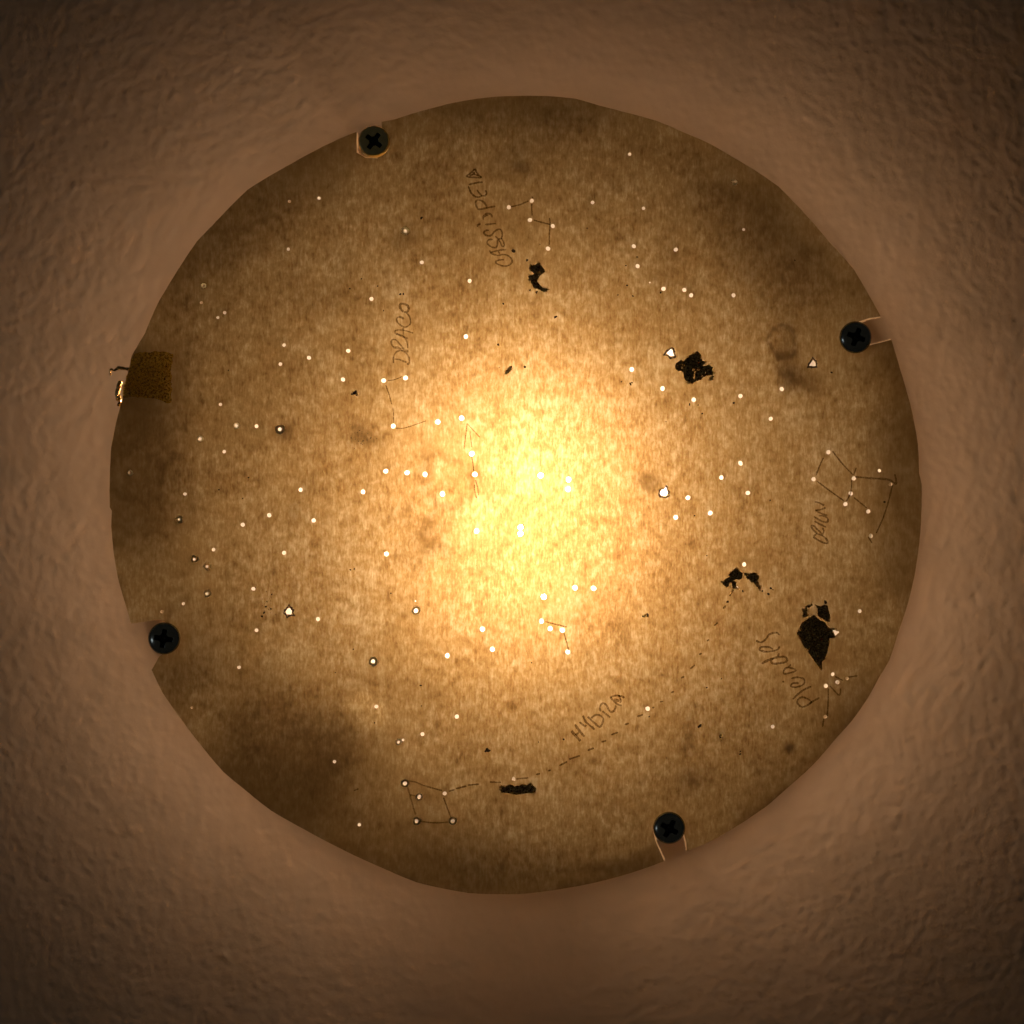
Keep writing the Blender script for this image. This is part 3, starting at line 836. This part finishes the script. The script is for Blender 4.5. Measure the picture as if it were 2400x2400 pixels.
tape = patch('glitter_tape', cT.pts([(700,400),(760,310),(900,255),(1200,250),(1450,240),(1690,310),(1680,480),(1640,640),(1650,900),(1650,1200),(1640,1450),(1590,1480),(1450,1430),(1250,1360),(900,1330),(600,1340),(470,1345),(500,1060),(620,700)]),
      0.00075, 0.0010, gold, rough_edge=0.0003, label='square of glittery gold tape stuck on the left edge')

def curl(name, crop, path, rad, mat, parent, label, zs):
    """crumpled twist of tape: a bent, pinched, many-faceted roll"""
    p = smooth_path(crop.pts(path), 0.0007)
    n = len(p); seg = 9
    vs, fs = [], []
    for i, (x, y) in enumerate(p):
        a = p[max(0, i - 1)]; b = p[min(n - 1, i + 1)]
        tx, ty = b[0] - a[0], b[1] - a[1]; l = math.hypot(tx, ty) or 1
        nx, ny = -ty / l, tx / l
        t = i / (n - 1)
        r = rad * (0.55 + 0.75 * math.sin(math.pi * (0.08 + 0.84 * t))) * random.uniform(0.75, 1.2)
        z0 = zs[0] + (zs[1] - zs[0]) * t
        for k in range(seg):
            an = 2 * math.pi * k / seg
            rr = r * random.uniform(0.72, 1.25)
            vs.append((x + nx * rr * math.cos(an), y + ny * rr * math.cos(an), z0 + rr * 0.8 * math.sin(an)))
    for i in range(n - 1):
        for k in range(seg):
            k2 = (k + 1) % seg
            fs.append((i * seg + k, i * seg + k2, (i + 1) * seg + k2, (i + 1) * seg + k))
    fs.append(tuple(range(seg))); fs.append(tuple(reversed(range((n - 1) * seg, n * seg))))
    o = mesh_obj(name, vs, fs, mat, parent)
    if label: o['label'] = label
    return o

bright_gold = gold_material('bright_gold_foil', (1.0, 0.62, 0.22), 0.22, 0.35, 0.12)
curl('tape_curl', cT, [(660,650),(600,655),(480,640),(380,630),(260,700)], 0.00055, bright_gold, tape, 'dark twist of tape sticking out past the card edge', (0.0004, 0.0006))
curl('tape_curl', cT, [(265,700),(200,660),(175,700),(180,810)], 0.00035, bright_gold, tape, None, (0.0006, 0.0012))
curl('tape_curl', cT, [(440,950),(390,1010),(360,1130),(320,1250),(350,1340),(375,1430),(350,1540)], 0.0009, bright_gold, tape, 'amber glowing twist of tape lit from behind', (0.0006, 0.0042))

# crumbs and specks too small to pick apart
def crumbs():
    vs, fs = [], []
    lst = []
    for c, l in ((cH, [(1383,193,8),(1185,25,6),(100,392,17),(118,402,9),(1190,200,3),(70,1724,5),(98,1718,4)]),
                 (cBig, [(895,322,8),(905,312,5),(825,305,4),(1340,475,6),(1405,480,4),(1672,465,7),(1437,545,5),(1162,607,3),(1376,1316,4),(1470,1617,4)]),
                 (cG, [(1100,1308,9),(1108,1318,10),(1090,1322,7),(600,825,6),(605,980,4),(1435,653,4),(90,552,4),(375,130,4),(250,1108,5),(1678,1232,5)]),
                 (cF, [(1005,137,10),(1022,137,9),(990,142,6),(1577,1040,9),(1574,1058,8),(1572,1072,6),(1722,1165,5),(1722,1183,6),(1418,972,8),(1425,962,5),(1035,900,4),(1168,1212,3),(388,1073,5),(200,1092,4)]),
                 (cI, [(1523,1535,9),(1123,557,7),(90,1637,5),(660,1522,4)]),
                 (cJ, [(130,1452,8),(120,1460,5),(665,415,6),(680,425,4),(648,455,5),(1078,522,8),(180,1165,5),(292,1098,4)]),
                 (Crop(800, 200, 600), [(1300,1248,11),(1403,1320,6),(605,1002,8),(62,1535,5),(152,1460,4),(320,1700,4),(1222,1648,5),(1615,1750,7),(1622,1745,6),(275,1515,4),(1855,1080,4),(1500,1200,3),(445,1575,7),(468,1574,6)]),
                 (cA, [(1300,1705,14)]), (Crop(1400, 200, 600), [(300,1296,5),(226,1510,5),(478,1562,7),(155,1582,4),(268,1590,5),(1490,1320,4),(216,1360,4)]),
                 (Crop(200, 750, 600), [(1080,380,4),(1232,1190,5),(1188,1347,4),(1008,1280,4)]),
                 (cBL, [(1200,392,7),(1188,437,7),(1172,465,6),(1240,410,5),(1245,300,4),(1210,355,4),(1842,115,4),(1868,107,4),(1725,890,4),(1860,715,3)]),
                 (cF1, [(320,220,45),(480,1715,35),(815,1800,40),(810,1850,30)]), (cF3, [(1755,955,30),(1665,1130,35),(1470,1040,25),(840,1045,25),(355,1380,25)]),
                 (cF4, [(1020,140,40)])):
        lst += [(*c(x, y), 1.35 * r * c.k * S) for x, y, r in l]
    # sooty freckles in the brown smudge left of the centre
    for _ in range(46):
        x = random.gauss(152, 48); y = random.gauss(725, 34)
        lst.append((*cH(x, y), random.uniform(1.2, 3.6) * cH.k * S))
    for _ in range(26):
        x = random.gauss(1220, 38); y = random.gauss(370, 60)
        lst.append((*cBL(x, y), random.uniform(1.2, 3.2) * cBL.k * S))
    for _ in range(120):
        a = random.uniform(0, 6.28); r = 0.135 * math.sqrt(random.random())
        lst.append((r * math.cos(a), r * math.sin(a), random.uniform(0.9, 2.2) * 0.31 * S))
    holes = [(L19(x, y), r * K19) for x, y, r in STARS]
    for x, y, r in lst:
        if any(math.hypot(x - h[0][0], y - h[0][1]) < h[1] + r * 0.7 for h in holes): continue
        n = 6; b = len(vs)
        el = random.uniform(0.7, 1.3); ph = random.uniform(0, 3.14)
        for i in range(n):
            a = 2 * math.pi * i / n
            rr = r * random.uniform(0.65, 1.25)
            ex, ey = rr * math.cos(a) * el, rr * math.sin(a) / el
            vs.append((x + ex * math.cos(ph) - ey * math.sin(ph), y + ex * math.sin(ph) + ey * math.cos(ph), -0.00004))
        vs.append((x, y, -0.00004 - r * 0.5))
        for i in range(n): fs.append((b + i, b + (i + 1) % n, b + n))
    o = mesh_obj('speck', vs, fs, principled('dark_crumbs', (0.05, 0.03, 0.015), 0.7, noise_amt=0.3), card)
    o['kind'] = 'stuff'
crumbs()

# ------------------------------------------------------------------ the four screws
def screw_material(name, col, rough):
    return principled(name, col, rough, 1.0, 0.5, 0.25, 500, 0.12, 900)

recess_shade = principled('painted_recess_shade', (0.012, 0.011, 0.009), 0.55, noise_amt=0.4)  # dark colour painted in for the shade inside the cross recess

def make_screw(px, py, rot, flat, mat, label, depth):
    root = empty('screw', ((px / 0.805 - 1200) * S, (py / 0.805 - 1200) * S, ZC))
    tag(root, label, 'screw', 'screws holding the cardboard')
    R = 30.2 / 0.805 * S
    H = 0.0023 if flat else 0.0036
    nr, na = 46, 112
    vs, fs, rec = [], [], []
    for i in range(nr + 1):
        t = i / nr
        for j in range(na):
            a = 2 * math.pi * j / na
            x, y = R * t * math.cos(a), R * t * math.sin(a)
            if flat:
                z = -H * (1.0 if t < 0.86 else 1 - ((t - 0.86) / 0.14) ** 2 * 0.75)
                z -= 0.00025 * (1 - t * t)
            else:
                z = -H * (math.sqrt(max(0, 1 - (t * 0.97) ** 2.6)) * 0.82 + 0.18)
            # cross recess: two tapering slots and a round well
            c, s = math.cos(rot), math.sin(rot)
            u, v = (x * c + y * s) / R, (-x * s + y * c) / R
            dep = 0
            for p, q in ((u, v), (v, u)):
                wv = 0.17 * (1 - 0.25 * abs(p)) - abs(q); lv = 0.58 - abs(p)
                m_ = min(wv * 1.0, lv * 1.0)
                if m_ > 0: dep = max(dep, min(1, m_ / 0.05))
            rr = math.hypot(u, v)
            if rr < 0.30: dep = max(dep, min(1, (0.30 - rr) / 0.05))
            rec.append(dep)
            zc = z + (0.0018 if flat else 0.0036) * dep * (1 - 0.45 * rr)
            vs.append((x, y, min(zc, 0.0006)))
    for i in range(nr):
        for j in range(na):
            k = (j + 1) % na
            fs.append((i * na + j, i * na + k, (i + 1) * na + k, (i + 1) * na + j))
    b = len(vs)
    for j in range(na):
        a = 2 * math.pi * j / na
        vs.append((R * 0.985 * math.cos(a), R * 0.985 * math.sin(a), -0.00005))
    for j in range(na):
        k = (j + 1) % na
        fs.append((nr * na + j, nr * na + k, b + k, b + j))
    fs.append(tuple(b + j for j in range(na)))
    ho = mesh_obj('head', vs, fs, mat, root, True)
    ho.data.materials.append(recess_shade)
    ho.data.polygons.foreach_set('material_index', [1 if (i < nr * na and rec[fs[i][0]] + rec[fs[i][1]] + rec[fs[i][2]] + rec[fs[i][3]] > 1.2) else 0 for i in range(len(fs))])
    # threaded shank up to the lamp base
    prof = []
    z = 0.0
    L = 0.009
    while z < L:
        prof += [(0.0010, z), (0.0013, z + 0.0006)]
        z += 0.0012
    v2, f2 = lathe([(0.0003, 0.0)] + prof + [(0.0003, z)], 12)
    mesh_obj('shank', v2, f2, mat, root)
    # the lamp's thin upright strap that takes the screw, turned edge-on to the bulb
    ax, ay = root.location.x - lamp_ax, root.location.y - lamp_ay
    r_ = math.hypot(ax, ay); ux, uy = ax / r_, ay / r_
    vv = []
    for t_ in (-0.0055, 0.0005):
        for w_ in (-0.0004, 0.0004):
            for z_ in (-GAP + 0.0035, -0.0022):
                px_, py_ = ax + ux * t_ - uy * w_, ay + uy * t_ + ux * w_
                if z_ > -0.01 and r_ + t_ > 0.1530:        # the foot stays on the plate
                    px_, py_ = ux * 0.1530 - uy * w_, uy * 0.1530 + ux * w_
                vv.append((px_, py_, z_))
    mesh_obj('strap', vv, [(0, 1, 3, 2), (4, 6, 7, 5), (0, 4, 5, 1), (2, 3, 7, 6), (0, 2, 6, 4), (1, 5, 7, 3)], white_enamel, lamp)
    return root

dark_steel = screw_material('dark_steel', (0.34, 0.36, 0.33), 0.22)
olive_steel = screw_material('yellowed_steel', (0.90, 0.76, 0.36), 0.40)
make_screw(706, 268, 0.62, True, olive_steel, 'flat-headed yellowish screw at the top left edge of the cardboard', 1)
make_screw(1613, 637, 0.35, False, dark_steel, 'black domed screw in the slot at the right edge, near the triangular hole', 1)
make_screw(311, 1204, 0.15, False, dark_steel, 'black domed screw in the wide notch at the lower left edge', 1)
make_screw(1262, 1561, 0.5, False, dark_steel, 'black domed screw in the pale-sided slot at the bottom edge', 1)
